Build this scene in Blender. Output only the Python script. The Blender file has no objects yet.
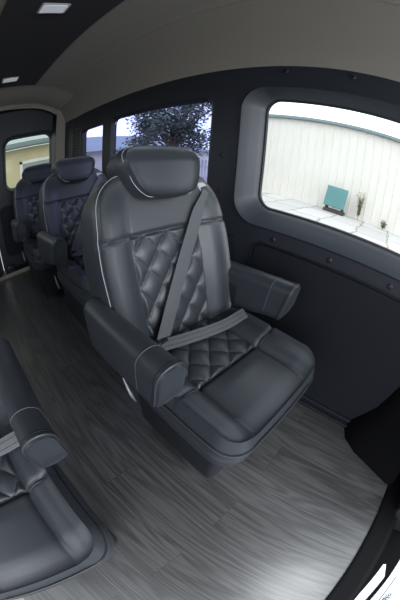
import bpy, bmesh, math, random
from math import sin, cos, pi, radians, hypot, exp, sqrt
from mathutils import Vector, Matrix
from mathutils.geometry import tessellate_polygon

S = bpy.context.scene
COL = S.collection
random.seed(7)

# ------------------------------------------------------------------ materials
def mat(name, base, rough=.5, metal=0., spec=.5, bump=None, vary=None, emit=None, coat=0., sheen=0.):
    m = bpy.data.materials.new(name); m.use_nodes = True
    nt = m.node_tree; b = nt.nodes['Principled BSDF']
    b.inputs['Base Color'].default_value = (*base, 1)
    b.inputs['Roughness'].default_value = rough
    b.inputs['Metallic'].default_value = metal
    b.inputs['Specular IOR Level'].default_value = spec
    b.inputs['Coat Weight'].default_value = coat
    b.inputs['Sheen Weight'].default_value = sheen
    if emit:
        b.inputs['Emission Color'].default_value = (*emit[0], 1)
        b.inputs['Emission Strength'].default_value = emit[1]
    tc = nt.nodes.new('ShaderNodeTexCoord')
    if vary:                                    # (scale, amount)
        n = nt.nodes.new('ShaderNodeTexNoise'); n.inputs['Scale'].default_value = vary[0]; n.inputs['Detail'].default_value = 4
        r = nt.nodes.new('ShaderNodeMapRange'); r.inputs['To Min'].default_value = 1-vary[1]; r.inputs['To Max'].default_value = 1+vary[1]
        mx = nt.nodes.new('ShaderNodeVectorMath'); mx.operation = 'SCALE'; mx.inputs[0].default_value = base
        nt.links.new(tc.outputs['Object'], n.inputs['Vector']); nt.links.new(n.outputs['Fac'], r.inputs['Value'])
        nt.links.new(r.outputs['Result'], mx.inputs['Scale']); nt.links.new(mx.outputs['Vector'], b.inputs['Base Color'])
    if bump:                                    # (kind, scale, strength)
        if bump[0] == 'voronoi':
            t = nt.nodes.new('ShaderNodeTexVoronoi'); out = t.outputs['Distance']
        else:
            t = nt.nodes.new('ShaderNodeTexNoise'); t.inputs['Detail'].default_value = 3; out = t.outputs['Fac']
        t.inputs['Scale'].default_value = bump[1]
        bp = nt.nodes.new('ShaderNodeBump'); bp.inputs['Strength'].default_value = bump[2]; bp.inputs['Distance'].default_value = .002
        nt.links.new(tc.outputs['Object'], t.inputs['Vector']); nt.links.new(out, bp.inputs['Height']); nt.links.new(bp.outputs['Normal'], b.inputs['Normal'])
    return m

def mat_planks():
    m = bpy.data.materials.new('grey_oak_vinyl'); m.use_nodes = True
    nt = m.node_tree; L = nt.links.new; N = nt.nodes.new
    b = nt.nodes['Principled BSDF']
    tc = N('ShaderNodeTexCoord')
    mp = N('ShaderNodeMapping'); mp.inputs['Rotation'].default_value = (0, 0, pi/2); L(tc.outputs['Object'], mp.inputs['Vector'])
    br = N('ShaderNodeTexBrick'); br.inputs['Scale'].default_value = 1; br.inputs['Brick Width'].default_value = 1.22; br.inputs['Row Height'].default_value = .178
    br.inputs['Mortar Size'].default_value = .0012; br.inputs['Mortar Smooth'].default_value = .1; br.offset = .37
    br.inputs['Color1'].default_value = (0, 0, 0, 1); br.inputs['Color2'].default_value = (1, 1, 1, 1); br.inputs['Mortar'].default_value = (.5, .5, .5, 1)
    L(mp.outputs['Vector'], br.inputs['Vector'])
    # per-plank offset of the grain
    of = N('ShaderNodeVectorMath'); of.operation = 'SCALE'; of.inputs['Scale'].default_value = 7.3; L(br.outputs['Color'], of.inputs[0])
    ad = N('ShaderNodeVectorMath'); ad.operation = 'ADD'; L(mp.outputs['Vector'], ad.inputs[0]); L(of.outputs['Vector'], ad.inputs[1])
    st = N('ShaderNodeMapping'); st.inputs['Scale'].default_value = (.95, 13, 1); L(ad.outputs['Vector'], st.inputs['Vector'])
    n1 = N('ShaderNodeTexNoise'); n1.inputs['Scale'].default_value = 1.0; n1.inputs['Detail'].default_value = 2; n1.inputs['Distortion'].default_value = .6; L(st.outputs['Vector'], n1.inputs['Vector'])
    # rings: cathedral grain from contour lines of the stretched noise
    mu = N('ShaderNodeMath'); mu.operation = 'MULTIPLY'; mu.inputs[1].default_value = 46; L(n1.outputs['Fac'], mu.inputs[0])
    sn = N('ShaderNodeMath'); sn.operation = 'SINE'; L(mu.outputs[0], sn.inputs[0])
    st2 = N('ShaderNodeMapping'); st2.inputs['Scale'].default_value = (5, 190, 1); L(ad.outputs['Vector'], st2.inputs['Vector'])
    n2 = N('ShaderNodeTexNoise'); n2.inputs['Scale'].default_value = 1.0; n2.inputs['Detail'].default_value = 4; L(st2.outputs['Vector'], n2.inputs['Vector'])
    a = N('ShaderNodeMath'); a.operation = 'MULTIPLY_ADD'; a.inputs[1].default_value = .11; a.inputs[2].default_value = .0; L(sn.outputs[0], a.inputs[0])
    a2 = N('ShaderNodeMath'); a2.operation = 'MULTIPLY_ADD'; a2.inputs[1].default_value = .68; L(n2.outputs['Fac'], a2.inputs[0]); L(a.outputs[0], a2.inputs[2])
    pk = N('ShaderNodeSeparateColor'); L(br.outputs['Color'], pk.inputs['Color'])
    a3 = N('ShaderNodeMath'); a3.operation = 'MULTIPLY_ADD'; a3.inputs[1].default_value = .16; L(pk.outputs[0], a3.inputs[0]); L(a2.outputs[0], a3.inputs[2])
    cr = N('ShaderNodeValToRGB'); e = cr.color_ramp.elements
    e[0].position = .22; e[0].color = (.030, .030, .030, 1); e[1].position = .90; e[1].color = (.108, .109, .110, 1)
    L(a3.outputs[0], cr.inputs['Fac'])
    mo = N('ShaderNodeMix'); mo.data_type = 'RGBA'; mo.inputs['B'].default_value = (.030, .030, .030, 1)
    L(br.outputs['Fac'], mo.inputs['Factor']); L(cr.outputs['Color'], mo.inputs['A']); L(mo.outputs['Result'], b.inputs['Base Color'])
    b.inputs['Roughness'].default_value = .36
    bp = N('ShaderNodeBump'); bp.inputs['Strength'].default_value = .25; bp.inputs['Distance'].default_value = .001
    L(a2.outputs[0], bp.inputs['Height']); L(bp.outputs['Normal'], b.inputs['Normal'])
    return m

def mat_siding():
    m = bpy.data.materials.new('ribbed_siding'); m.use_nodes = True
    nt = m.node_tree; L = nt.links.new; N = nt.nodes.new; b = nt.nodes['Principled BSDF']
    tc = N('ShaderNodeTexCoord'); n = N('ShaderNodeTexNoise'); n.inputs['Scale'].default_value = .7; n.inputs['Detail'].default_value = 5
    L(tc.outputs['Object'], n.inputs['Vector'])
    cr = N('ShaderNodeValToRGB'); cr.color_ramp.elements[0].color = (.70, .66, .59, 1); cr.color_ramp.elements[1].color = (.78, .745, .69, 1)
    L(n.outputs['Fac'], cr.inputs['Fac']); L(cr.outputs['Color'], b.inputs['Base Color']); b.inputs['Roughness'].default_value = .6
    return m

def mat_slabs():
    m = bpy.data.materials.new('concrete_slabs'); m.use_nodes = True
    nt = m.node_tree; L = nt.links.new; N = nt.nodes.new; b = nt.nodes['Principled BSDF']
    tc = N('ShaderNodeTexCoord')
    br = N('ShaderNodeTexBrick'); br.inputs['Scale'].default_value = 1; br.inputs['Brick Width'].default_value = 1.5; br.inputs['Row Height'].default_value = .9
    br.inputs['Mortar Size'].default_value = .03; br.inputs['Color1'].default_value = (.50, .48, .45, 1); br.inputs['Color2'].default_value = (.66, .65, .64, 1); br.inputs['Mortar'].default_value = (.34, .30, .26, 1)
    n = N('ShaderNodeTexNoise'); n.inputs['Scale'].default_value = 1.2; n.inputs['Detail'].default_value = 4
    mx = N('ShaderNodeMix'); mx.data_type = 'RGBA'; mx.inputs['Factor'].default_value = .35
    L(tc.outputs['Object'], n.inputs['Vector']); L(tc.outputs['Object'], mx.inputs['A']); L(n.outputs['Color'], mx.inputs['B'])
    L(mx.outputs['Result'], br.inputs['Vector']); L(br.outputs['Color'], b.inputs['Base Color']); b.inputs['Roughness'].default_value = .85
    return m

def mat_glass(name, tint, refl=.05):
    m = bpy.data.materials.new(name); m.use_nodes = True
    nt = m.node_tree; L = nt.links.new; N = nt.nodes.new
    nt.nodes.remove(nt.nodes['Principled BSDF'])
    t = N('ShaderNodeBsdfTransparent'); t.inputs['Color'].default_value = (*tint, 1)
    g = N('ShaderNodeBsdfGlossy'); g.inputs['Roughness'].default_value = .02
    f = N('ShaderNodeLayerWeight'); f.inputs['Blend'].default_value = .5
    p = N('ShaderNodeMath'); p.operation = 'POWER'; p.inputs[1].default_value = 5; L(f.outputs['Facing'], p.inputs[0])
    q = N('ShaderNodeMath'); q.operation = 'MULTIPLY_ADD'; q.inputs[1].default_value = .4; q.inputs[2].default_value = .004; L(p.outputs[0], q.inputs[0])
    mx = N('ShaderNodeMixShader'); L(q.outputs[0], mx.inputs[0]); L(t.outputs[0], mx.inputs[1]); L(g.outputs[0], mx.inputs[2])
    L(mx.outputs[0], nt.nodes['Material Output'].inputs['Surface'])
    return m

LE = (.031, .0355, .043)
M = dict(
    leather=mat('charcoal_leather', LE, .40, spec=.5, bump=('voronoi', 420, .16), vary=(6, .08)),
    quilt=mat('charcoal_quilted_leather', LE, .38, spec=.5, bump=('voronoi', 420, .16)),
    shell=mat('dark_seat_shell', (.012, .0135, .018), .55, spec=.35, bump=('noise', 500, .1)),
    thread=mat('pale_stitching', (.34, .36, .38), .6),
    thread_dark=mat('grey_stitching', (.075, .08, .09), .6),
    piping=mat('black_piping', (.008, .009, .011), .45),
    webbing=mat('grey_belt_webbing', (.066, .072, .080), .6, bump=('noise', 900, .3)),
    bezel=mat('grey_plastic_bezel', (.36, .38, .40), .4),
    black=mat('black_plastic', (.010, .010, .012), .5),
    lever=mat('silver_grey_lever', (.20, .21, .22), .35, metal=.3),
    steel=mat('dark_steel', (.05, .05, .055), .4, metal=.9),
    chrome=mat('bright_chrome', (.7, .7, .72), .15, metal=1),
    trim=mat('charcoal_wall_trim', (.018, .021, .028), .5, spec=.3, bump=('noise', 700, .12)),
    trim_low=mat('charcoal_lower_panel', (.0085, .010, .0145), .65, spec=.2, bump=('noise', 260, .25)),
    reveal=mat('slate_window_reveal', (.042, .048, .058), .42, spec=.4, bump=('noise', 700, .08)),
    gasket=mat('black_rubber_gasket', (.006, .006, .008), .5),
    cloth=mat('taupe_headliner', (.225, .208, .178), .9, bump=('noise', 600, .15), sheen=.1),
    panel=mat('charcoal_ceiling_cloth', (.030, .029, .033), .9, bump=('noise', 500, .2)),
    lens=mat('frosted_lamp_lens', (.75, .76, .80), .4, emit=((.9, .93, 1), .20)),
    rubber=mat('black_rubber', (.0025, .0025, .003), .8, spec=.06),
    paper=mat('white_paper', (.62, .66, .68), .7, spec=.2),
    ink=mat('dark_blue_ink', (.006, .006, .016), .7, spec=.1),
    teal=mat('teal_painted_slats', (.085, .25, .25), .6),
    darkwood=mat('dark_weathered_timber', (.06, .05, .05), .8),
    gutter=mat('blue_grey_gutter', (.19, .24, .25), .5),
    roof=mat('slate_blue_roofing', (.34, .37, .40), .7, vary=(2, .2)),
    stucco=mat('yellow_beige_siding', (.60, .52, .33), .8, vary=(1.5, .08)),
    white=mat('white_window_frame', (.78, .78, .76), .6),
    pane=mat('grey_house_pane', (.30, .31, .30), .3),
    bark=mat('brown_bark', (.09, .07, .05), .9),
    leaf=mat('green_leaves', (.12, .15, .12), .6, vary=(.8, .4)),
    weed=mat('dry_green_weed', (.20, .20, .11), .8),
    ground=mat('grey_asphalt', (.22, .215, .21), .9, vary=(3, .15)),
    planks=mat_planks(), siding=mat_siding(), slabs=mat_slabs(),
    glass=mat_glass('clear_side_glass', (.93, .95, .95)),
    tint=mat_glass('tinted_blue_glass', (.67, .69, .88)),
    rearglass=mat_glass('rear_door_glass', (.75, .78, .74)),
)

# ------------------------------------------------------------------ helpers
def obj(name, verts, faces, m, parent=None, smooth=True, auto=35):
    me = bpy.data.meshes.new(name); me.from_pydata([tuple(v) for v in verts], [], faces)
    bm = bmesh.new(); bm.from_mesh(me); bmesh.ops.recalc_face_normals(bm, faces=bm.faces); bm.to_mesh(me); bm.free()
    me.materials.append(m)
    if smooth:
        me.polygons.foreach_set('use_smooth', [True]*len(me.polygons))
        me.set_sharp_from_angle(angle=radians(auto))
    o = bpy.data.objects.new(name, me); COL.objects.link(o); o.parent = parent
    return o

def thing(name, label, cat, loc=(0, 0, 0), rz=0, group=None):
    o = bpy.data.objects.new(name, None); COL.objects.link(o); o.location = loc; o.rotation_euler = (0, 0, rz)
    o.empty_display_size = .1
    return tag(o, label, cat, group)

def tag(o, label, cat, group=None):
    o['label'] = label; o['category'] = cat
    if group: o['group'] = group
    return o

def struct(o, label=None):
    o['kind'] = 'structure'
    if label: o['label'] = label
    return o

class MB:
    def __init__(s): s.v = []; s.f = []
    def add(s, v, f):
        n = len(s.v); s.v += [Vector(p) for p in v]; s.f += [tuple(i+n for i in q) for q in f]; return s
    def box(s, lo, hi, bev=0):
        bm = bmesh.new(); bmesh.ops.create_cube(bm, size=1)
        for v in bm.verts: v.co = Vector([lo[i] + (v.co[i]+.5)*(hi[i]-lo[i]) for i in range(3)])
        if bev: bmesh.ops.bevel(bm, geom=bm.edges[:], offset=bev, segments=3, profile=.5, affect='EDGES')
        bm.verts.index_update()
        s.add([v.co.copy() for v in bm.verts], [[v.index for v in f.verts] for f in bm.faces]); bm.free(); return s
    def tube(s, pts, r, n=6, closed=False):
        pts = [Vector(p) for p in pts]; k = len(pts); rings = []
        up = None
        for i, p in enumerate(pts):
            a = pts[(i-1) % k] if (i or closed) else p
            b = pts[(i+1) % k] if (i < k-1 or closed) else p
            t = (b-a).normalized() if (b-a).length > 1e-9 else Vector((0, 0, 1))
            if up is None: up = t.orthogonal().normalized()
            up = (up - t*up.dot(t))
            up = up.normalized() if up.length > 1e-6 else t.orthogonal().normalized()
            w = t.cross(up)
            rr = r(i/(k-1)) if callable(r) else r
            rings.append([p + (up*cos(2*pi*j/n) + w*sin(2*pi*j/n))*rr for j in range(n)])
        v = [q for g in rings for q in g]; f = []
        m = k if closed else k-1
        for i in range(m):
            for j in range(n):
                a = i*n+j; b = i*n+(j+1) % n; c = ((i+1) % k)*n+(j+1) % n; d = ((i+1) % k)*n+j
                f.append((a, b, c, d))
        if not closed:
            f.append(tuple(range(n))); f.append(tuple(range((k-1)*n, k*n)))
        return s.add(v, f)
    def ribbon(s, pts, wid, nrm, th):           # flat strap: pts centre line, wid(i) width vector, nrm normal
        v = []; f = []
        for i, p in enumerate(pts):
            p = Vector(p); w = Vector(wid[i]) if isinstance(wid, list) else Vector(wid); n_ = Vector(nrm[i]) if isinstance(nrm, list) else Vector(nrm)
            for q in (p-w, p-w*.5+n_*th*.25, p+w*.5+n_*th*.25, p+w, p+w-n_*th, p-w-n_*th): v.append(q)
        for i in range(len(pts)-1):
            for j in range(6):
                a = i*6+j; b = i*6+(j+1) % 6; f.append((a, b, b+6, a+6))
        f.append(tuple(range(6))); f.append(tuple(range(len(v)-6, len(v))))
        return s.add(v, f)
    def build(s, name, m, parent=None, smooth=True, auto=35): return obj(name, s.v, s.f, m, parent, smooth, auto)

def axis(h, e, n, m=5):
    out = [-h + e*(1-cos(pi/2*i/m)) for i in range(m)]
    inner = [-h+e + (2*h-2*e)*i/n for i in range(n+1)]
    return out + inner + [-x for x in reversed(out)]

def sdf(x, y, hx, hy, R):
    dx = abs(x)-(hx-R); dy = abs(y)-(hy-R)
    return hypot(max(dx, 0), max(dy, 0)) + min(max(dx, dy), 0) - R

def rpoint(p, hx, hy, hz, R, r, plan=True):
    """box surface point -> box with plan corners of radius R and edges of radius r"""
    x, y, z = p
    dx = abs(x)-(hx-R); dy = abs(y)-(hy-R)
    if plan and dx > 0 and dy > 0:
        m = max(dx, dy)/hypot(dx, dy)
        x = math.copysign(hx-R+dx*m, x); y = math.copysign(hy-R+dy*m, y)
    s = r + sdf(x, y, hx, hy, R); t = r-(hz-abs(z))
    if s > 0 and t > 0:
        m = max(s, t)/hypot(s, t); e = 1e-4
        gx = sdf(x+e, y, hx, hy, R)-sdf(x-e, y, hx, hy, R); gy = sdf(x, y+e, hx, hy, R)-sdf(x, y-e, hx, hy, R)
        l = hypot(gx, gy) or 1
        k = s*m-s; x += gx/l*k; y += gy/l*k; z += math.copysign(t*m-t, z)
    return x, y, z

def rbox(h, R, r, n, deform=None, ez=None):
    hx, hy, hz = h
    E = max(R, r)*1.02
    X = axis(hx, min(E, hx*.9), n[0], 7); Y = axis(hy, min(E, hy*.9), n[1], 7); Z = axis(hz, min(r, hz*.9), n[2], 6)
    nx, ny, nz = len(X)-1, len(Y)-1, len(Z)-1
    idx = {}; V = []; F = []
    def vid(i, j, k):
        q = (i, j, k)
        if q not in idx:
            p = rpoint((X[i], Y[j], Z[k]), hx, hy, hz, R, r)
            idx[q] = len(V); V.append(Vector(deform(*p) if deform else p))
        return idx[q]
    for i in range(nx):
        for j in range(ny):
            for k in (0, nz): F.append((vid(i, j, k), vid(i+1, j, k), vid(i+1, j+1, k), vid(i, j+1, k)))
    for i in range(nx):
        for k in range(nz):
            for j in (0, ny): F.append((vid(i, j, k), vid(i+1, j, k), vid(i+1, j, k+1), vid(i, j, k+1)))
    for j in range(ny):
        for k in range(nz):
            for i in (0, nx): F.append((vid(i, j, k), vid(i, j+1, k), vid(i, j+1, k+1), vid(i, j, k+1)))
    return V, F

def rrect(hx, hy, R, n=8, cx=0, cy=0):
    out = []
    for sx, sy, a0 in ((1, 1, 0), (-1, 1, 90), (-1, -1, 180), (1, -1, 270)):
        for i in range(n+1):
            a = radians(a0 + 90*i/n); out.append((cx+sx*(hx-R)+R*cos(a), cy+sy*(hy-R)+R*sin(a)))
    return out

def gauss(d, w): return exp(-(d/w)**2)
def sst(a, b, x):
    t = min(max((x-a)/(b-a), 0), 1); return t*t*(3-2*t)

def quilt_h(x, y, dx, dy):
    a = abs(sin(pi*(x/dx + y/dy))); b = abs(sin(pi*(x/dx - y/dy)))
    return (a*b)**.36

# ------------------------------------------------------------------ the captain's seat
# seat frame: x to the seat's left-hand wall side, y towards its back, z up; origin on the floor
CU = dict(h=(.268, .272, .072), R=.085, r=.050, c=(0, .016, .432))
QW = .155                    # half width of the centre strip
QV = -.002                   # where the cushion's quilting ends (seat y)
def cushion_surf(x, y, z):
    """deform in cushion-local coordinates, then move to the seat frame"""
    top = sst(-.02, .06, z)
    v = y + CU['c'][1]
    bol = sst(QW-.012, QW+.05, abs(x))
    dz = .020*bol*sst(.27, .10, v)*1.0 + .006*bol
    dz -= .012*gauss(abs(x)-QW, .010)*sst(-.235, -.13, v)                     # grooves beside the centre strip
    dz -= .009*gauss(v-QV, .008)*(1 if abs(x) > QW else .9)
    front = sst(-.16, -.25, v)
    dz -= .022*front
    c = max(0, 1-(x/QW)**2)
    if v < QV: dz += .010*c*sst(QV, QV-.07, v)*(1-.4*front)
    else: dz -= .012*sst(QW, QW-.02, abs(x))
    return Vector((x*(1+.02*(z < 0)), v, z + CU['c'][2] + dz*top))

A_REC = radians(16.0)
BU = Vector((0, sin(A_REC), cos(A_REC))); BN = Vector((0, -cos(A_REC), sin(A_REC)))
B0 = Vector((0, .305, .43))        # bottom of the back's centre plane
BH = (.272, .335, .075); BR = .125; BE = .034
def wback(t): return 1.03 - .12*sst(.36, .67, t) - .03*sst(.16, .0, t)
def back_loc(x, t, n): return B0 + Vector((x, 0, 0)) + BU*t + BN*n
QT0, QT1 = .06, .455
def back_surf(x, y, z):
    t = y + BH[1]                                  # 0 .. .67 up the back
    w = 1.03 - .12*sst(.36, .67, t) - .03*sst(.16, .0, t)
    X = x*w
    fr = sst(-.02, .06, z)
    bol = sst(QW-.012, QW+.045, abs(X))
    n = z
    n += fr*(.024*bol*sst(.66, .5, t) + .012*sin(pi*min(t/.6, 1)))
    n -= fr*.011*gauss(abs(X)-QW, .009)*sst(.60, .50, t)
    n -= fr*.007*gauss(t-QT1-.02*(abs(X)/.25)**2*(abs(X) > QW)*0, .007)
    n -= fr*.010*sst(QW, QW-.02, abs(X))*sst(QT1+.004, QT1-.01, t)
    n -= .05*sst(.55, .67, t)*(1-fr)*-.3
    return back_loc(X, t, n)

def grid_panel(fn, nu, nv, skirt):
    """fn(i/nu, j/nv) -> (front point, back point); closed pad"""
    V = []; F = []
    for lay in (0, 1):
        for j in range(nv+1):
            for i in range(nu+1): V.append(fn(i/nu, j/nv)[lay])
    o = (nu+1)*(nv+1)
    q = lambda i, j, l: l*o + j*(nu+1)+i
    for j in range(nv):
        for i in range(nu):
            F.append((q(i, j, 0), q(i+1, j, 0), q(i+1, j+1, 0), q(i, j+1, 0)))
    for i in range(nu):
        for j in (0, nv): F.append((q(i, j, 0), q(i+1, j, 0), q(i+1, j, 1), q(i, j, 1)))
    for j in range(nv):
        for i in (0, nu): F.append((q(i, j, 0), q(i, j+1, 0), q(i, j+1, 1), q(i, j, 1)))
    F.append(tuple(q(i, 0, 1) for i in range(nu+1)) + tuple(q(nu, j, 1) for j in range(1, nv+1)) + tuple(q(i, nv, 1) for i in range(nu-1, -1, -1)) + tuple(q(0, j, 1) for j in range(nv-1, 0, -1)))
    return V, F

def make_seat(label, loc, rz):
    root = thing('captain_seat', label, 'seat', loc, rz, 'leather captain seats')
    # base
    MB().box((-.20, -.10, 0), (.20, .24, .098), .006).build('seat_riser', M['black'], root)
    v, f = rbox((.245, .225, .14), .03, .012, (8, 8, 6), lambda x, y, z: (x*(1+.03*z/.14), y+.035 - .012*(z/.14), z+.235))
    obj('skirt', v, f, M['shell'], root)
    # cushion
    v, f = rbox(CU['h'], CU['R'], CU['r'], (64, 64, 8), cushion_surf)
    cu = obj('seat_cushion', v, f, M['leather'], root, auto=60)
    def cq(a, b):
        x = -QW + 2*QW*a; vv = QV + (.262-QV)*b
        q = quilt_h(x, vv-QV, .1033, .105)
        e = min(sst(0, .05, a), sst(0, .05, 1-a), sst(0, .04, b))
        base = cushion_surf(x*.985, vv-CU['c'][1], CU['h'][2])
        return base + Vector((0, 0, .001+.0135*q*e)), base - Vector((0, 0, .02))
    v, f = grid_panel(cq, 110, 100, .02)
    cqo = obj('quilted_cushion_panel', v, f, M['quilt'], root, auto=80)
    # piping round the cushion's rim and stitches on its seams
    hx, hy, hz = CU['h']
    loop = []
    for (x, y) in rrect(hx, hy, CU['R'], 12):
        p = cushion_surf(*rpoint((x, y, .032), hx, hy, hz, CU['R'], CU['r'], False)); loop.append(p + Vector((x, y, 0)).normalized()*.002)
    MB().tube(loop, .0032, 6, True).build('cushion_piping', M['piping'], cu)
    st = MB()
    st.tube([p + Vector((p.x, p.y, 0)).normalized()*.0012 + Vector((0, 0, -.007)) for p in loop], .0013, 5, True)
    st.build('rim_stitching', M['thread_dark'], cu)
    for s in (-1, 1):
        for dv in (-.010, .008):
            MB().tube([cushion_surf(s*(QW+.008+(hx-.022-QW)*i/12), QV+dv-CU['c'][1], hz) + Vector((0, 0, .0004 - (.016*max(0, (i-8)/4)**2))) for i in range(13)], .0010, 5).build('seam_stitching', M['thread_dark'], cu)
    # diamond stitching on cushion
    # backrest
    v, f = rbox(BH, BR, BE, (60, 76, 8), back_surf)
    bk = obj('backrest', v, f, M['leather'], root, auto=60)
    def bq(a, b):
        t = QT0 + (QT1-QT0)*b; x = -QW + 2*QW*a
        q = quilt_h(x, QT1-t, .1033, .122)
        e = min(sst(0, .05, a), sst(0, .05, 1-a), sst(0, .03, 1-b))
        base = back_surf(x/wback(t)*.985, t-BH[1], BH[2])
        return base + BN*(.001+.0145*q*e), base - BN*.02
    v, f = grid_panel(bq, 110, 140, .02)
    obj('quilted_back_panel', v, f, M['quilt'], root, auto=80)
    # thread lines along the quilting
    def clip_lines(dx, dy, t0, t1):
        out = []
        for sg in (1, -1):
            for k in range(-12, 13):
                pts = []
                for i in range(101):
                    t = t0+(t1-t0)*i/100; x = dx*(k - sg*(t-t0)/dy)
                    if abs(x) < QW*.95: pts.append((x, t))
                if len(pts) > 3: out.append(pts)
        return out
    th = MB()
    for pts in clip_lines(.1033, .122, 0, QT1-QT0-.01):
        th.tube([back_surf(x*.985/wback(QT1-t), QT1-t-BH[1], BH[2]) + BN*.0028 for x, t in pts[::4]], .0011, 4)
    th.build('diamond_stitching', M['thread_dark'], bk)
    th = MB()
    for pts in clip_lines(.1033, .105, 0, .22):
        th.tube([cushion_surf(x*.985, QV+t-CU['c'][1], hz) + Vector((0, 0, .0028)) for x, t in pts[::4]], .0011, 4)
    th.build('diamond_stitching', M['thread_dark'], cqo)
    # pale edge stitching down both sides of the back, seam stitching on the bolsters
    for s in (-1, 1):
        full = rrect(BH[0], BH[1], BR, 14)
        side = [(x, y) for x, y in full if x*s > .10 and y > -.05]
        if s > 0: side = sorted(side, key=lambda q: math.atan2(q[1]-.2, q[0]-.147))
        else: side = sorted(side, key=lambda q: -math.atan2(q[1]-.2, q[0]+.147))
        low = [(s*BH[0], -.26 + .20*i/10) for i in range(11)]
        mid = [(s*BH[0], -.05 + .2*i/8) for i in range(9)]
        path = low + mid + [q for q in side if q[1] > .16]
        pts = []
        for x, y in path:
            p = back_surf(*rpoint((x, y, BH[2]-.012), *BH, BR, BE, False)); c = back_surf(x*.6, y*.8, 0)
            d = (p-c).normalized(); pts.append(p + d*.0012)
        MB().tube(pts, .0013, 5).build('edge_stitching', M['thread'], bk)
        for dt in (-.009, .009):
            MB().tube([back_surf(s*(QW+.006+(BH[0]-.034-QW)*i/12)/.995, QT1+dt-BH[1], BH[2]) + BN*.0006 for i in range(13)], .0011, 5).build('seam_stitching', M['thread_dark'], bk)
    # headrest
    HH = (.160, .097, .070)
    def head(x, y, z):
        w = 1 - .20*sst(.04, -.095, y)                # narrower at the bottom
        yy = y
        zz = z + .012*(1-(x/.17)**2)*sst(0, .07, z) - .022*sst(.02, .095, y)*sst(0, .06, z)
        if y < 0: yy = y*(.90+.24*(1-(x/.17)**2)*sst(-.02, .06, z))
        a = radians(4)
        return back_loc(x*w, .665 + yy*cos(a)+zz*sin(a)*.2, .060 + zz - yy*sin(a))
    v, f = rbox(HH, .060, .038, (30, 20, 6), head)
    hd = obj('headrest', v, f, M['leather'], root, auto=60)
    lp = []
    for x, y in rrect(HH[0], HH[1], .060, 12):
        lp.append(head(*rpoint((x, y, HH[2]-.012), *HH, .060, .038, False)))
    lp = [p + (p-back_loc(0, .665, .06)).normalized()*.0010 for p in lp]
    n = len(lp); k0 = 9
    MB().tube([lp[i % n] for i in range(k0+4, n+4)], .0012, 5).build('edge_stitching', M['thread'], hd)
    # armrests
    for s, dz, dv in ((-1, 0, 0), (1, -.010, .012)):
        AL, AW, AZ = .205, .043, .086                # half length, half width, half height
        def arm(x, z, y, s=s, dz=dz, dv=dv):         # x across, z height, y along (front is -AL)
            q = min(max((y+AL)/(2*AL), 0), 1)
            zz = z
            if z < 0: zz = z*(1.02 + .62*sst(.05, .9, q))
            yy = y
            yy += -.012*(z/AZ)*(1-q)**2
            if z < 0: yy += .016*(z/AZ)**2*(1-q)**2
            return Vector((s*.300 + x, yy + .160 + dv, zz + .630 + dz + .030*(1-q)**1.3))
        v, f = rbox((AW, AZ, AL), .0415, .012, (8, 14, 30), arm)
        ar = obj('armrest', v, f, M['leather'], root, auto=60)
        for yy, nm, mm, rad in ((-AL+.006, 'cap_piping', M['leather'], .0036), (-AL+.015, 'cap_seam', M['piping'], .0014), (-AL+.085, 'seam_stitching', M['thread_dark'], .0010)):
            pts = []
            for x, z in rrect(AW, AZ, .0415, 7):
                px, pz, py = rpoint((x, z, yy), AW, AZ, AL, .0415, .012, False)
                p = arm(px, pz, py); pts.append(p + Vector((x, 0, z)).normalized()*.0008)
            MB().tube(pts, rad, 5, True).build(nm, mm, ar)
        MB().box((s*.262-.006, .20, .54), (s*.262+.006, .33, .64), .004).build('armrest_bracket', M['black'], root)
    # recliner lever on the aisle side
    pts = [Vector((-.282, .27-.075*a, .40-.075*a - .02*sin(pi*a))) for a in [i/14 for i in range(15)]]
    MB().tube(pts, lambda a: .002+.0055*sin(pi*min(max(a, .02), .98))**.8, 8).build('recliner_lever', M['lever'], root)
    # belt: guide on the shoulder, shoulder and lap webbing, buckle
    gp = back_loc(.202, .590, .078)
    v, f = rbox((.025, .032, .008), .018, .006, (4, 6, 3), lambda x, y, z: gp + Vector((x, 0, 0)) + BU*(y*.8) + BN*z + Vector((-y*.4, 0, 0)))
    bg = obj('belt_guide', v, f, M['bezel'], root)
    MB().ribbon([gp + BN*.0092 + Vector((.015, 0, .004)), gp + BN*.0092 + Vector((-.014, 0, -.002))], BU*.005, BN, .002).build('guide_slot', M['black'], bg)
    a = gp + BN*.011 - BU*.012; b = Vector((-.125, .215, .535))
    N1 = 24; pts = []; wid = []; nr = []
    for i in range(N1+1):
        k = i/N1; p = a.lerp(b, k)
        # lie on the back's face
        t = (p-B0).dot(BU)
        lift = .004
        surf = back_surf(p.x, max(min(t, .66), .02)-BH[1], BH[2]) + BN*(.016 if t < QT1 and abs(p.x) < QW+.01 else .004)
        d = (p-surf).dot(BN)
        p = p + BN*max(0, lift+.004-d)
        pts.append(p)
    for i in range(N1+1):
        t_ = (pts[min(i+1, N1)]-pts[max(i-1, 0)]).normalized(); w_ = t_.cross(BN).normalized()
        wid.append(w_*.028*(.55+.45*sst(0, .2, i/N1))); nr.append(w_.cross(t_).normalized() if w_.cross(t_).dot(BN) > 0 else -w_.cross(t_).normalized())
    for _ in range(3):
        pts = [pts[0]] + [(pts[i-1]+pts[i]*2+pts[i+1])/4 for i in range(1, N1)] + [pts[-1]]
    MB().ribbon(pts, wid, nr, .0016).build('shoulder_belt', M['webbing'], root)
    e0 = Vector((-.150, .205, .545)); e1 = Vector((.235, .125, .535)); pts = []
    for i in range(19):
        k = i/18; p = e0.lerp(e1, k)
        z = max(cushion_surf(p.x, min(p.y, .25)-CU['c'][1], hz).z + .018, .40)
        p.z = max(z + .006, .535); p.y -= .010*sin(pi*k)
        pts.append(p)
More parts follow.
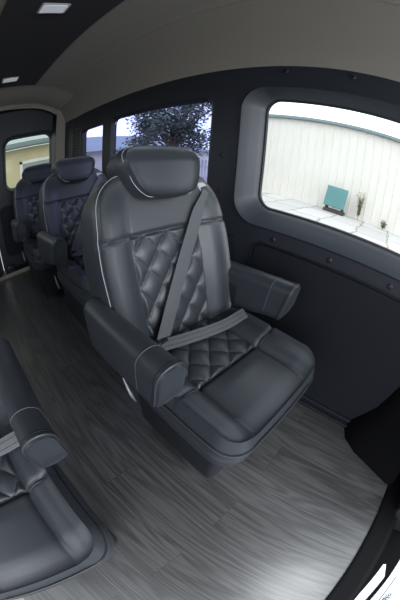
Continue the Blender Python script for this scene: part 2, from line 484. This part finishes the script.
    for _ in range(4):
        pts = [pts[0]] + [(pts[i-1]+pts[i]*2+pts[i+1])/4 for i in range(1, 18)] + [pts[-1]]
    lb = MB().ribbon(pts, Vector((0, .0175, .013)), Vector((0, -.6, .8)), .0016).build('lap_belt', M['webbing'], root)
    ld = MB()
    for o_ in (-.35, .35):
        ld.tube([p + Vector((0, .020, .015))*o_ + Vector((0, -.6, .8))*.001 for p in pts], .0012, 4)
    ld.build('webbing_stripes', M['thread_dark'], lb)
    MB().box((-.168, .195, .49), (-.142, .225, .555), .005).build('belt_buckle', M['black'], root)
    v, f = rbox((.012, .03, .004), .006, .002, (3, 4, 2), lambda x, y, z: (-.128+y*.6, .207+z, .540+x))
    obj('latch_plate', v, f, M['steel'], root)
    return root

def kids(o): return [c for c in COL.objects if c.parent == o]
def copy_seat(src, label, loc, rz):
    r = src.copy(); COL.objects.link(r); r.location = loc; r.rotation_euler = (0, 0, rz); r['label'] = label
    for ch in kids(src):
        c = ch.copy(); COL.objects.link(c); c.parent = r
        for g in kids(ch):
            d = g.copy(); COL.objects.link(d); d.parent = c
    return r

SEAT = make_seat('charcoal leather seat nearest the big side window, quilted back with belt across it', (.565, .310, 0), radians(-4))
copy_seat(SEAT, 'charcoal leather seat directly behind the big seat, beside the tinted side windows', (.708, 1.40, 0), radians(0))
copy_seat(SEAT, 'rearmost charcoal leather seat, in front of the rear door window', (.625, 2.22, 0), radians(0))
copy_seat(SEAT, 'charcoal leather seat across the aisle, only its front cushion and armrest showing', (-.370, .355, 0), radians(0))

# ------------------------------------------------------------------ the van's shell
WX = 1.06
# floor with a shaped front edge
front = [(1.09, -.682), (.784, -.682), (.6, -.684), (.4, -.682), (.2, -.682), (0, -.684), (-.3, -.686), (-.80, -.69)]
outer = [(-.80, 3.25), (1.09, 3.25)]
def slab(name, poly, z0, z1, m, parent=None):
    tri = tessellate_polygon([[Vector((x, y, 0)) for x, y in poly]])
    n = len(poly); V = [(x, y, z1) for x, y in poly] + [(x, y, z0) for x, y in poly]
    F = [tuple(t) for t in tri] + [tuple(i+n for i in t) for t in tri] + [(i, (i+1) % n, (i+1) % n+n, i+n) for i in range(n)]
    return obj(name, V, F, m, parent, smooth=False)
struct(slab('floor', outer + front, -.04, 0, M['planks']), 'grey oak plank vinyl floor')
# black step edge in front of it
back_e = front; fe = []
for i, (x, y) in enumerate(front):
    a = front[max(i-1, 0)]; b = front[min(i+1, len(front)-1)]
    tx, ty = b[0]-a[0], b[1]-a[1]; l = hypot(tx, ty); fe.append((x, y-.20))
# choose the side that points forward (-y)
fe = [(x + (ex-x)*(1 if ey < y else -1), y + (ey-y)*(1 if ey < y else -1)) for (x, y), (ex, ey) in zip(front, fe)]
V = []; F = []
prof = [(0, -.03), (0, .008), (.06, .011), (.10, .011), (.14, .006), (.60, .006), (.66, .0), (.72, -.03), (1.0, -.06), (1.0, -.22)]
for (x, y), (ex, ey) in zip(front, fe):
    for k, z in prof: V.append((x+(ex-x)*k, y+(ey-y)*k, z))
for i in range(len(front)-1):
    for j in range(len(prof)-1):
        a = i*len(prof)+j; F.append((a, a+1, a+1+len(prof), a+len(prof)))
struct(obj('trim_1', V, F, M['rubber'], auto=60), 'black rubber step edge along the front of the plank floor')
# cab floor, white paper mat with an oval mark
struct(slab('floor_cab', [(-.9, -.70), (1.2, -.70), (1.2, -2.0), (-.9, -2.0)], -.26, -.22, M['rubber']), 'black rubber cab floor')
mr = thing('paper_floor_mat', 'white paper floor mat with an oval printed mark, beyond the black step edge', 'mat', (0, 0, -.22), 0)
def sheet(name, pts, m):
    n = len(pts); V = [(x, y, .0005) for x, y in pts] + [(x, y, .004) for x, y in pts]
    obj(name, V, [tuple(range(n)), tuple(range(n, 2*n))] + [(i, (i+1) % n, (i+1) % n+n, i+n) for i in range(n)], m, mr, smooth=False)
sheet('mat_border_strip', [(-.30, -.955), (.205, -1.012), (.42, -1.058), (.425, -1.080), (.34, -1.126), (.16, -1.086), (-.30, -1.02)], M['paper'])
sheet('mat_sheet', [(-.30, -1.06), (.17, -1.131), (.338, -1.166), (.58, -1.20), (.58, -1.55), (-.30, -1.55)], M['paper'])
MB().tube([(.0, -1.172, .005), (.194, -1.206, .005), (.353, -1.229, .005)], .0035, 4).build('fold_line', M['ink'], mr)
oc = (.200, -1.257); oa = radians(-38)
def om(u, v): return (oc[0]+u*cos(oa)-v*sin(oa), oc[1]+u*sin(oa)+v*cos(oa), .005)
MB().tube([om(.036*cos(i*pi/12), .020*sin(i*pi/12)) for i in range(24)], .0032, 5, True).build('oval_mark', M['ink'], mr)
MB().tube([om(-.022+.044*i/39, .009*sin(i/39*5*pi)*(1-.3*i/39)) for i in range(40)], .0034, 5).build('script_lettering', M['ink'], mr)

# side wall: flat dark trim with window cut-outs
def wall_panel(name, x, outer, holes, m):
    loops = [[Vector((y, z, 0)) for y, z in outer]] + [[Vector((y, z, 0)) for y, z in h] for h in holes]
    tri = tessellate_polygon(loops); P = [p for l in loops for p in l]
    return obj(name, [(x, p.x, p.y) for p in P], [tuple(t) for t in tri], m, smooth=False)

# windows: (y0, y1, z0, z1, inner R, flare widths front/back/bottom/top, outer R, glass)
WINS = [(-.80, .615, .928, 1.492, .075, (.10, .055, .085, .05), .13, 'glass'),
        (.895, 1.885, .93, 1.480, .05, (.020, .020, .03, .03), .06, 'tint'),
        (2.045, 2.475, .93, 1.470, .05, (.020, .020, .03, .03), .06, 'tint')]
def window_rings(w):
    y0, y1, z0, z1, R, fl, RO, g = w
    inn = rrect((y1-y0)/2, (z1-z0)/2, R, 10, (y0+y1)/2, (z0+z1)/2)
    Y1, Y0, Z0, Z1 = y1+fl[0], y0-fl[1], z0-fl[2], z1+fl[3]
    out = rrect((Y1-Y0)/2, (Z1-Z0)/2, RO, 10, (Y0+Y1)/2, (Z0+Z1)/2)
    return inn, out
holes = [window_rings(w)[1] for w in WINS]
wr = struct(wall_panel('wall_right', WX, [(-.95, -.02), (2.74, -.02), (2.74, 1.66), (-.95, 1.66)], holes, M['trim']), 'charcoal trimmed side wall of the van')
for k, w in enumerate(WINS):
    inn, out = window_rings(w); n = len(inn)
    prof = [(1.0, WX), (.93, WX-.010), (.84, WX-.016), (.70, WX-.008), (.45, WX+.020), (.2, WX+.045), (.06, WX+.062), (0, WX+.075), (0, WX+.10)] if k == 0 else [(1, WX), (.6, WX-.004), (.2, WX+.008), (0, WX+.018), (0, WX+.045)]
    V = []; F = []
    for t, x in prof:
        for (a, b), (c, d) in zip(inn, out): V.append((x, a+(c-a)*t, b+(d-b)*t))
    for r_ in range(len(prof)-1):
        for i in range(n):
            a = r_*n+i; b = r_*n+(i+1) % n; F.append((a, b, b+n, a+n))
    wn = struct(obj('window_%d' % (k+1), V, F, M['reveal'] if k == 0 else M['trim'], auto=50), ['window reveal of the big side window', 'tinted middle side window', 'small tinted rear side window'][k])
    gx = WX+.078 if k == 0 else WX+.022
    MB().tube([(gx, a, b) for a, b in inn], .009 if k == 0 else .006, 6, True).build('gasket', M['gasket'], wn)
    gl = [(gx+.010, a, b) for a, b in inn] + [(gx+.014, a, b) for a, b in inn]
    obj('glass_pane', gl, [tuple(range(n)), tuple(range(n, 2*n))] + [(i, (i+1) % n, (i+1) % n+n, i+n) for i in range(n)], M[w[7]], wn, smooth=False)

# lower recessed card with rounded corner, belt ledge, baseboard
def prism_x(name, loop, x0, x1, m, bev=.006, parent=None):
    n = len(loop); cx = sum(p[0] for p in loop)/n; cz = sum(p[1] for p in loop)/n
    ins = [(y+(cx-y)*bev*2, z+(cz-z)*bev*2) for y, z in loop]
    V = [(x0, y, z) for y, z in loop] + [(x1+bev, y, z) for y, z in loop] + [(x1, y, z) for y, z in ins]
    F = [(i, (i+1) % n, (i+1) % n+n, i+n) for i in range(n)] + [(i+n, (i+1) % n+n, (i+1) % n+2*n, i+2*n) for i in range(n)] + [tuple(range(2*n, 3*n))]
    return obj(name, V, F, m, parent, auto=30)
lowc = [(y, z) for y, z in rrect(.70, .36, .05, 8, -.135, .41)]
struct(prism_x('trim_2', lowc, WX, WX-.012, M['trim_low'], .004), 'dark lower door card below the big window')
edge = MB().tube([(WX-.010, y, z) for y, z in rrect(.708, .368, .055, 8, -.135, .41)], .0045, 6, True)
struct(edge.build('trim_3', M['gasket']), 'dark groove around the lower card')
lowb = rrect(1.0, .36, .05, 8, 1.66, .41)
struct(prism_x('trim_4', lowb, WX, WX-.012, M['trim_low'], .004), 'dark lower card behind the seats')
bb = MB(); bb.box((WX-.045, -.62, 0), (WX, 2.72, .022), .006); bb.box((WX-.024, -.62, .02), (WX, 2.72, .05), .006)
struct(bb.build('baseboard_right', M['trim_low']), 'charcoal floor moulding along the side wall')

# black curved block, widest at the floor, where the side wall ends
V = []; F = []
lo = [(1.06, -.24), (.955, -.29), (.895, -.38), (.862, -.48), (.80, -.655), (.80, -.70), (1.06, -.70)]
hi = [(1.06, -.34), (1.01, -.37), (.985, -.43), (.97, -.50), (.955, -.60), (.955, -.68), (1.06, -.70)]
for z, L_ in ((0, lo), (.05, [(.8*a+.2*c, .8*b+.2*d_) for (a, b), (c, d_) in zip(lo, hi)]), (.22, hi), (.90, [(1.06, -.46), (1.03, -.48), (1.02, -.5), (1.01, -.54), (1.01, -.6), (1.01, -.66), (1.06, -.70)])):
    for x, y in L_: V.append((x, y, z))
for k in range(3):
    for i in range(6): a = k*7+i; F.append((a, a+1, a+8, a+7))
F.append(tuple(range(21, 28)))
struct(obj('corner_block', V, F, M['rubber'], auto=60), 'black curved block at the front end of the side wall')

# screw caps
def screw(y, z, x, label, r=.011):
    o = thing('screw_cap', label, 'screw', (x, y, z), 0, 'screw caps on the side wall')
    V = []; F = []; n = 16
    for k, (rr, d) in enumerate(((1, .003), (1, -.003), (.75, -.006), (.55, -.0065), (.5, -.003), (.0, -.003))):
        for j in range(n): V.append((d, rr*r*cos(2*pi*j/n), rr*r*sin(2*pi*j/n)))
    for k in range(5):
        for j in range(n): F.append((k*n+j, k*n+(j+1) % n, (k+1)*n+(j+1) % n, (k+1)*n+j))
    obj('cap', V, F, M['black'], o)
    MB().box((-.0045, -.006, -.001), (-.0025, .006, .001)).build('slot', M['steel'], o)
for y, lb in ((.47, 'black screw cap under the big window, next to the reveal corner'), (.19, 'black screw cap under the big window, middle one'), (-.10, 'black screw cap under the big window, nearest the van front')):
    screw(y, .808, WX, lb, .013)
for y, lb in ((.49, 'black screw cap above the big window, nearer the pillar'), (.19, 'black screw cap above the big window, farther from the pillar')):
    screw(y, 1.630, WX, lb, .013)
for z, lb in ((1.17, 'upper black screw cap on the pillar between the windows'), (.98, 'lower black screw cap on the pillar between the windows')):
    screw(.80, z, WX, lb, .010)

# ceiling: taupe coves both sides, darker centre panel, rear header
CX = .14
profR = [(WX+.003, 1.655), (WX-.004, 1.675), (1.045, 1.72), (1.005, 1.80), (.945, 1.865), (.87, 1.915), (.815, 1.937), (.800, 1.936), (.785, 1.955), (.70, 1.978), (.60, 1.995), (.51, 2.004), (.33, 2.018), (.14, 2.022)]
prof = profR + [(2*CX-x, z) for x, z in reversed(profR[:-1])]
V = []; F = []
YS = [-1.05, -.5, 0, .5, 1.0, 1.5, 2.0, 2.5, 2.78, 3.02]
for y in YS:
    for x, z in prof:
        s = 1 - .012*sst(2.4, 3.0, y); V.append((CX+(x-CX)*s, y, z))
n = len(prof)
for i in range(len(YS)-1):
    for j in range(n-1): a = i*n+j; F.append((a, a+1, a+1+n, a+n))
struct(obj('ceiling', V, F, M['cloth'], auto=25), 'taupe cloth headliner with curved sides')
V = []; F = []
xs = [-.02 + (.512+.02)*i/8 for i in range(9)]
def cz(x):
    q = [p for p in profR]; 
    xx = x if x > CX else 2*CX-x
    for (a, za), (b, zb) in zip(q, q[1:]):
        if b <= xx <= a: return za+(zb-za)*(xx-a)/(b-a)
    return 2.02
for y in (-1.0, 2.42):
    for x in xs: V.append((x, y, cz(x)-.012))
    for x in xs: V.append((x, y, cz(x)+.004))
m_ = len(xs)
for j in range(m_-1):
    F.append((j, j+1, 2*m_+j+1, 2*m_+j))
F += [(0, 2*m_, 3*m_, m_), (m_-1, 2*m_-1, 4*m_-1, 3*m_-1)]
for b in (0, 2*m_): F += [tuple(b+j for j in range(m_)) + tuple(b+m_+j for j in range(m_-1, -1, -1))]
struct(obj('ceiling_panel', V, F, M['panel'], auto=25), 'charcoal centre panel of the ceiling')
# rear header step
V = []; F = []
hp = [(2.43, -.004), (2.55, -.012), (2.60, -.035), (2.98, -.045), (3.0, -.07), (3.0, -.10)]
for x in [CX-.80+1.60*i/16 for i in range(17)]:
    for y, dz in hp: V.append((x, y, cz(x)+dz))
for i in range(16):
    for j in range(len(hp)-1): a = i*len(hp)+j; F.append((a, a+1, a+1+len(hp), a+len(hp)))
struct(obj('trim_5', V, F, M['cloth'], auto=25), 'taupe header above the rear doors')

# flush ceiling lamps
for y0, lb in ((1.115, 'flat white ceiling lamp nearer the front, on the dark ceiling panel'), (2.21, 'flat white ceiling lamp nearest the rear doors, on the dark ceiling panel')):
    o = thing('ceiling_lamp', lb, 'lamp', (.235, y0, cz(.235)-.012), 0, 'flat lamps in the ceiling')
    v, f = rbox((.072, .046, .006), .012, .003, (4, 4, 2), lambda x, y, z: (x, y, z-.002)); obj('lamp_frame', v, f, M['bezel'], o)
    v, f = rbox((.062, .037, .004), .010, .002, (4, 4, 2), lambda x, y, z: (x, y, z-.008)); obj('lamp_lens', v, f, M['lens'], o)

# rear: taupe frame with a door opening, dark doors behind
def wall_y(name, y, outer, holes, m, parent=None):
    loops = [[Vector((a, b, 0)) for a, b in outer]] + [[Vector((a, b, 0)) for a, b in h] for h in holes]
    tri = tessellate_polygon(loops); P = [p for l in loops for p in l]
    return obj(name, [(p.x, y, p.y) for p in P], [tuple(t) for t in tri], m, parent, smooth=False)
opening = rrect(.80, .94, .12, 10, CX, .985)
out_r = [(CX+(x-CX)*.99, z) for x, z in prof if z > 1.66]
out_r = [(WX-.005, -.03), (WX-.005, 1.66)] + out_r + [(2*CX-WX+.005, 1.66), (2*CX-WX+.005, -.03)]
struct(wall_y('wall_rear', 2.995, out_r, [opening], M['cloth']), 'taupe frame around the rear doors')
V = []; F = []; n = len(opening)
for y, s in ((2.995, 1), (3.02, .99), (3.14, .985)):
    for x, z in opening: V.append((CX+(x-CX)*s, y, .985+(z-.985)*s))
for r_ in range(2):
    for i in range(n): a = r_*n+i; b = r_*n+(i+1) % n; F.append((a, b, b+n, a+n))
struct(obj('trim_6', V, F, M['gasket'], auto=40), 'black seal inside the rear door frame')
DW = (.352, .915, .985, 1.565)       # right rear window x0,x1,z0,z1
def door(no, x0, x1, wx0, wx1):
    inn = rrect((wx1-wx0)/2, .29, .085, 10, (wx0+wx1)/2, 1.275)
    o_ = rrect((wx1-wx0)/2+.045, .335, .12, 10, (wx0+wx1)/2, 1.275)
    d = struct(wall_y('door_%d' % no, 3.12, [(x0, .03), (x1, .03), (x1, 1.95), (x0, 1.95)], [o_], M['trim']), 'charcoal rear door with a rounded window')
    V = []; F = []; n = len(inn)
    for t, y in ((1, 3.12), (.8, 3.112), (.3, 3.14), (0, 3.17), (0, 3.19)):
        for (a, b), (c, e) in zip(inn, o_): V.append((a+(c-a)*t, y, b+(e-b)*t))
    for r_ in range(4):
        for i in range(n): a = r_*n+i; b = r_*n+(i+1) % n; F.append((a, b, b+n, a+n))
    obj('window_frame', V, F, M['trim'], d, auto=50)
    obj('glass_pane', [(a, 3.182, b) for a, b in inn] + [(a, 3.186, b) for a, b in inn], [tuple(range(n)), tuple(range(n, 2*n))] + [(i, (i+1) % n, (i+1) % n+n, i+n) for i in range(n)], M['rearglass'], d, smooth=False)
    v, f = rbox(((x1-x0)/2-.08, .30, .012), .06, .008, (4, 4, 2), lambda x, y, z: ((x0+x1)/2+x, 3.118-z, .50+y)); obj('door_card', v, f, M['trim_low'], d)
    return d
door(1, .145, .955, DW[0], DW[1]); door(2, -.675, .135, -.635, -.072)
struct(MB().box((-.60, 3.02, 0), (.92, 3.15, .03), .006).build('trim_7', M['steel']), 'metal sill below the rear doors')
for x, z, lb in ((.235, .075, 'chrome latch at the foot of the rear doors'), (.19, 1.90, 'chrome latch at the top of the rear doors')):
    o = thing('door_latch', lb, 'latch', (x, 3.09, z), 0)
    MB().box((-.05, -.012, -.03), (.05, .02, .03), .006).build('latch_body', M['steel'], o)
    MB().tube([(-.03, -.015, -.02), (-.03, -.035, -.01), (-.03, -.035, .02), (.03, -.035, .02), (.03, -.015, -.02)], .006, 8).build('latch_loop', M['chrome'], o)

# rear pillar with a louvred vent
o = thing('air_vent', 'black louvred vent on the pillar between the tinted windows and rear door', 'vent', (WX, 2.62, 1.30))
fr = MB()
for a, b in (((-.012, -.12, .21), (.0, .12, .225)), ((-.012, -.12, -.225), (0, .12, -.21)), ((-.012, -.12, -.21), (0, -.105, .21)), ((-.012, .105, -.21), (0, .12, .21))): fr.box(a, b)
fr.build('vent_frame', M['black'], o)
lv = MB()
for k in range(14):
    z = -.195+.03*k
    lv.add([(-.002, -.105, z), (-.014, -.105, z+.016), (-.010, -.105, z+.019), (.0, -.105, z+.003), (-.002, .105, z), (-.014, .105, z+.016), (-.010, .105, z+.019), (.0, .105, z+.003)],
             [(0, 1, 2, 3), (4, 5, 6, 7), (0, 1, 5, 4), (1, 2, 6, 5), (2, 3, 7, 6), (3, 0, 4, 7)])
lv.build('louvre_panel', M['trim'], o, smooth=False)
struct(MB().box((WX-.006, 2.735, 0), (WX+.02, 3.0, 1.66)).build('trim_8', M['trim']), 'charcoal rear corner pillar')

# far side of the van (behind the camera): wall with windows, sliding door open at the front
LX = 2*CX-WX
hl = [rrect(.50, .27, .05, 6, 1.0, 1.2), rrect(.45, .27, .05, 6, 2.2, 1.2)]
struct(wall_panel('wall_left', LX, [(.33, -.02), (3.0, -.02), (3.0, 1.66), (.33, 1.66)], hl, M['trim']), 'charcoal side wall with the sliding door opening')

# driver's seat pedestal and buckle, just in view by the step
d = thing('driver_seat', 'black driver seat beside the side wall at the front, mostly in shadow', 'seat', (.86, -1.02, -.22), 0)
MB().box((-.20, -.22, 0), (.20, .22, .30), .02).build('seat_pedestal', M['black'], d)
v, f = rbox((.235, .25, .07), .06, .04, (10, 10, 4), lambda x, y, z: (x, y, z+.40)); obj('seat_cushion', v, f, M['shell'], d)
v, f = rbox((.235, .34, .065), .10, .045, (10, 14, 4), lambda x, y, z: (x, .21+z + y*.22, .80+y)); obj('backrest', v, f, M['shell'], d)
bk_ = MB().box((-.262, .02, .30), (-.238, .06, .42), .006).build('belt_buckle', M['black'], d)
MB().box((-.265, .02, .415), (-.236, .06, .425), .003).build('buckle_plate', M['chrome'], bk_)
for s in (-1, 1): MB().box((s*.16-.015, -.24, .30), (s*.16+.015, .24, .325), .004).build('seat_rail', M['steel'], d)

# ------------------------------------------------------------------ outside
GZ = -.62
struct(MB().box((-40, -40, GZ-.2), (60, 60, GZ)).build('ground', M['ground'], smooth=False), 'asphalt yard')
struct(MB().box((8.0, -6, GZ-.1), (13.9, 9, GZ+.03)).build('ground_slabs', M['slabs'], smooth=False), 'pale concrete slabs in front of the metal building')
# metal building
mbld = thing('metal_building', 'long pale metal building with vertical ribs seen through the big side window', 'building', (13.9, 0, GZ))
V = []; F = []; y = -10.0; row = []
while y < 8.3:
    for dy, dx in ((0, 0), (.36, 0), (.385, -.04), (.425, -.04), (.45, 0)): row.append((y+dy, dx))
    y += .45
top = 4.85
for yy, dx in row: V.append((dx, yy, 0)); V.append((dx, yy, top + .0*yy))
for i in range(len(row)-1): F.append((2*i, 2*i+2, 2*i+3, 2*i+1))
obj('ribbed_wall', V, F, M['siding'], mbld, smooth=False)
MB().box((-.28, -10, top-.10), (.10, 8.4, top+.08), .02).build('gutter', M['gutter'], mbld)
MB().add([(-.1, -10, top+.08), (-.1, 8.4, top+.08), (6, 8.4, top+.5), (6, -10, top+.5)], [(0, 1, 2, 3)]).build('roof', M['white'], mbld, smooth=False)
MB().box((.02, 8.2, 0), (6, 8.3, top), .0).build('end_wall', M['siding'], mbld, smooth=False)

# teal slatted crate leaning by the wall
cr = thing('slatted_crate', 'teal slatted crate on a dark base standing against the metal building', 'crate', (13.2, 2.72, GZ+.03), radians(-4)); cr.scale = (.86, .86, .92)
MB().box((-.35, -.62, 0), (.35, .62, .16)).build('base', M['darkwood'], cr, smooth=False)
sl = MB()
for k in range(9):
    yy = -.60+.15*k
    sl.add([(-.36, yy-.055, .35), (-.36, yy+.055, .35), (.10, yy+.055, 1.45), (.10, yy-.055, 1.45), (-.33, yy-.055, .34), (-.33, yy+.055, .34), (.13, yy+.055, 1.44), (.13, yy-.055, 1.44)],
             [(0, 1, 2, 3), (4, 5, 6, 7), (0, 1, 5, 4), (1, 2, 6, 5), (2, 3, 7, 6), (3, 0, 4, 7)])
sl.build('slat_panel', M['teal'], cr, smooth=False)
MB().add([(-.33, -.62, .36), (-.33, .62, .36), (.12, .62, 1.42), (.12, -.62, 1.42), (-.30, -.62, .33), (-.30, .62, .33), (.16, .62, 1.40), (.16, -.62, 1.40)],
         [(0, 1, 2, 3), (4, 5, 6, 7), (0, 1, 5, 4), (1, 2, 6, 5), (2, 3, 7, 6), (3, 0, 4, 7)]).build('back_board', M['gutter'], cr, smooth=False)
for s in (-1, 1): MB().box((-.25, s*.5-.05, .16), (.15, s*.5+.05, .55)).build('post', M['darkwood'], cr, smooth=False)

def weed(loc, h, n, label):
    o = thing('weed', label, 'plant', loc, 0)
    stm = MB(); lf = MB()
    for k in range(n):
        a = random.uniform(0, 2*pi); r = random.uniform(.05, .22); hh = h*random.uniform(.55, 1)
        P = [Vector((r*.3*cos(a)*t, r*.3*sin(a)*t, hh*t)) + Vector((cos(a), sin(a), 0))*r*t*t for t in (0, .25, .5, .75, 1)]
        stm.tube(P, .008, 4)
        for j in range(14):
            t = random.uniform(.2, 1); b = random.uniform(0, 2*pi); q = P[0].lerp(P[-1], t)
            dr = Vector((cos(b), sin(b), .4))*.11; sd = dr.cross(Vector((0, 0, 1))).normalized()*.03
            lf.add([q, q+dr*.5+sd, q+dr, q+dr*.5-sd], [(0, 1, 2, 3)])
    stm.build('stems', M['weed'], o); lf.build('leaves', M['weed'], o, smooth=False)
weed((13.4, 1.45, GZ+.03), 1.55, 26, 'tall dry weed growing at the wall beside the teal crate')
weed((13.4, .05, GZ+.03), .5, 14, 'low weed clump at the foot of the metal building wall')

# tree beyond the tinted window
def tree(name, loc, crown, n_leaf, label, trunk_h, seed, ls=.17):
    rnd = random.Random(seed)
    o = thing(name, label, 'tree', loc, 0)
    tr = MB(); lf = MB(); tips = []
    tr.tube([(0, 0, 0), (.05, .03, trunk_h*.5), (0, .08, trunk_h)], lambda a: .17-.06*a, 8)
    cxx, cyy, czz = crown[0]; rr = crown[1]
    for k in range(44):
        while True:
            d_ = Vector((rnd.uniform(-1, 1), rnd.uniform(-1, 1), rnd.uniform(-1, 1)))
            if .3 < d_.length < 1: break
        tip = Vector((cxx+d_.x*rr[0], cyy+d_.y*rr[1], czz+d_.z*rr[2])); st_ = Vector((0, .08, trunk_h*rnd.uniform(.7, 1)))
        mid = st_.lerp(tip, .5)+Vector((0, 0, .3))
        tr.tube([st_, mid, tip], lambda a: .06-.05*a, 5); tips.append((mid, tip))
    for k in range(n_leaf):
        mid, tip = rnd.choice(tips); c = mid.lerp(tip, rnd.uniform(.2, 1.15)) + Vector((rnd.gauss(0, .28), rnd.gauss(0, .28), rnd.gauss(0, .24)))
        a = rnd.uniform(0, 2*pi); dr = Vector((cos(a), sin(a), rnd.uniform(-.9, .3))).normalized()*ls
        sd = dr.cross(Vector((rnd.uniform(-1, 1), rnd.uniform(-1, 1), 1))).normalized()*ls*.38
        lf.add([c, c+dr*.45+sd, c+dr, c+dr*.45-sd], [(0, 1, 2, 3)])
    tr.build('trunk', M['bark'], o); lf.build('foliage', M['leaf'], o, smooth=False)
tree('leafy_tree', (8.3, 9.0, GZ), ((0, .5, 4.0), (2.2, 3.4, 2.5)), 9500, 'leafy tree seen through the tinted middle side window', 2.4, 3)

# house behind: long wall parallel to the rear doors
hs = thing('house', 'yellow beige house with white framed window seen through the rear door', 'house', (3.0, 13.0, GZ))
MB().box((-9, 0, 0), (1.6, 6, 2.95)).build('wall', M['stucco'], hs, smooth=False)
MB().box((-9.3, -.55, 2.97), (1.8, .05, 3.22), .02).build('eave', M['gutter'], hs)
MB().add([(-9.3, -.55, 3.22), (1.8, -.55, 3.22), (1.8, 4, 4.0), (-9.3, 4, 4.0)], [(0, 1, 2, 3)]).build('roof', M['roof'], hs, smooth=False)
wf = MB()
X0, X1, Z0, Z1 = -.84, 1.5, .80, 2.28
for a, b in (((X0, -.06, Z0), (X0+.14, 0, Z1)), ((X1-.14, -.06, Z0), (X1, 0, Z1)), ((X0, -.06, Z1-.14), (X1, 0, Z1)), ((X0, -.06, Z0), (X1, 0, Z0+.14))): wf.box(a, b)
w_ = wf.build('window_frame', M['white'], hs, smooth=False)
MB().box((X0+.14, -.03, Z0+.14), (X1-.14, -.01, Z1-.14)).build('pane', M['pane'], w_, smooth=False)

lh = thing('low_shed', 'low pale shed with a grey roof, far outside the tinted side windows', 'building', (9.0, 15.0, GZ))
MB().box((-2.6, 0, 0), (9, 4, 2.25)).build('wall', M['siding'], lh, smooth=False)
MB().add([(-2.8, -.4, 2.20), (9, -.4, 2.20), (9, 3.5, 3.5), (-2.8, 3.5, 3.5), (-2.8, -.4, 2.30), (9, -.4, 2.30), (9, 3.5, 3.6), (-2.8, 3.5, 3.6)],
         [(0, 1, 2, 3), (4, 5, 6, 7), (0, 1, 5, 4), (1, 2, 6, 5), (2, 3, 7, 6), (3, 0, 4, 7)]).build('roof', M['gutter'], lh, smooth=False)
pf = thing('picket_fence', 'white picket fence behind the leafy tree, seen through the tinted middle side window', 'fence', (10.4, 9.2, GZ))
pk_ = MB()
for k in range(14):
    yy = -1.0+.22*k
    pk_.add([(0, yy-.075, 0), (0, yy+.075, 0), (0, yy+.075, 1.55), (0, yy, 1.68), (0, yy-.075, 1.55), (.03, yy-.075, 0), (.03, yy+.075, 0), (.03, yy+.075, 1.55), (.03, yy, 1.68), (.03, yy-.075, 1.55)],
             [(0, 1, 2, 3, 4), (5, 6, 7, 8, 9), (0, 1, 6, 5), (1, 2, 7, 6), (2, 3, 8, 7), (3, 4, 9, 8), (4, 0, 5, 9)])
pk_.build('picket_panel', M['white'], pf, smooth=False)
for z in (.4, 1.2): MB().box((.03, -1.1, z), (.07, 1.95, z+.09)).build('rail', M['white'], pf, smooth=False)

# ------------------------------------------------------------------ light
W = bpy.data.worlds.new('overcast_sky'); S.world = W; W.use_nodes = True
nt = W.node_tree; bg = nt.nodes['Background']
tc = nt.nodes.new('ShaderNodeTexCoord'); n1 = nt.nodes.new('ShaderNodeTexNoise'); n1.inputs['Scale'].default_value = 3; n1.inputs['Detail'].default_value = 4
cr_ = nt.nodes.new('ShaderNodeValToRGB'); cr_.color_ramp.elements[0].position = .35; cr_.color_ramp.elements[0].color = (.72, .84, 1, 1); cr_.color_ramp.elements[1].position = .6; cr_.color_ramp.elements[1].color = (1, 1, 1, 1)
nt.links.new(tc.outputs['Generated'], n1.inputs['Vector']); nt.links.new(n1.outputs['Fac'], cr_.inputs['Fac']); nt.links.new(cr_.outputs['Color'], bg.inputs['Color'])
bg.inputs['Strength'].default_value = 2.6

def area(name, loc, target, sx, sy, power, col=(1, 1, 1)):
    l = bpy.data.lights.new(name, 'AREA'); l.shape = 'RECTANGLE'; l.size = sx; l.size_y = sy; l.energy = power; l.color = col
    o = bpy.data.objects.new(name, l); COL.objects.link(o); o.location = loc
    o.rotation_euler = (Vector(target)-Vector(loc)).to_track_quat('-Z', 'Y').to_euler(); return o
area('sliding_door_fill', (-1.55, -1.25, 2.0), (.30, .1, .40), 1.3, 1.2, 34, (.92, .96, 1))  # added area lamp, boosts the daylight at the open side door
area('cab_floor_fill', (.14, -.82, .80), (.06, -.36, 0), .5, .4, 3.6, (.94, .97, 1)).data.spread = radians(105)  # added lamp low in the cab, brightens the floor by the step
area('windscreen_daylight', (.45, -2.2, 1.30), (.42, .6, .7), 1.4, .7, 46, (.92, .96, 1))

# ------------------------------------------------------------------ camera (fisheye lens)
cd = bpy.data.cameras.new('camera'); cam = bpy.data.objects.new('camera', cd); COL.objects.link(cam); S.camera = cam
cd.type = 'PANO'
yaw, pitch, roll = radians(50.44), radians(-31.82), radians(4.09)
fwd = Vector((sin(yaw)*cos(pitch), cos(yaw)*cos(pitch), sin(pitch))); rt = Vector((cos(yaw), -sin(yaw), 0)); up = rt.cross(fwd)
r2 = rt*cos(roll)+up*sin(roll); u2 = up*cos(roll)-rt*sin(roll)
mm = Matrix((r2, u2, -fwd)).transposed().to_4x4(); mm.translation = (0, 0, 1.15)
cam.matrix_world = mm
for tgt in (cd, getattr(cd, 'cycles', None)):
    if tgt is None: continue
    try:
        tgt.panorama_type = 'FISHEYE_EQUISOLID'; tgt.fisheye_lens = 260.6/600*36; tgt.fisheye_fov = radians(200)
    except Exception: pass
cd.sensor_fit = 'AUTO'; cd.sensor_width = 36; cd.clip_start = .01; cd.clip_end = 200

S.view_settings.view_transform = 'Standard'; S.view_settings.look = 'None'; S.view_settings.gamma = 1; S.view_settings.use_curve_mapping = False
S.view_settings.exposure = 0.0
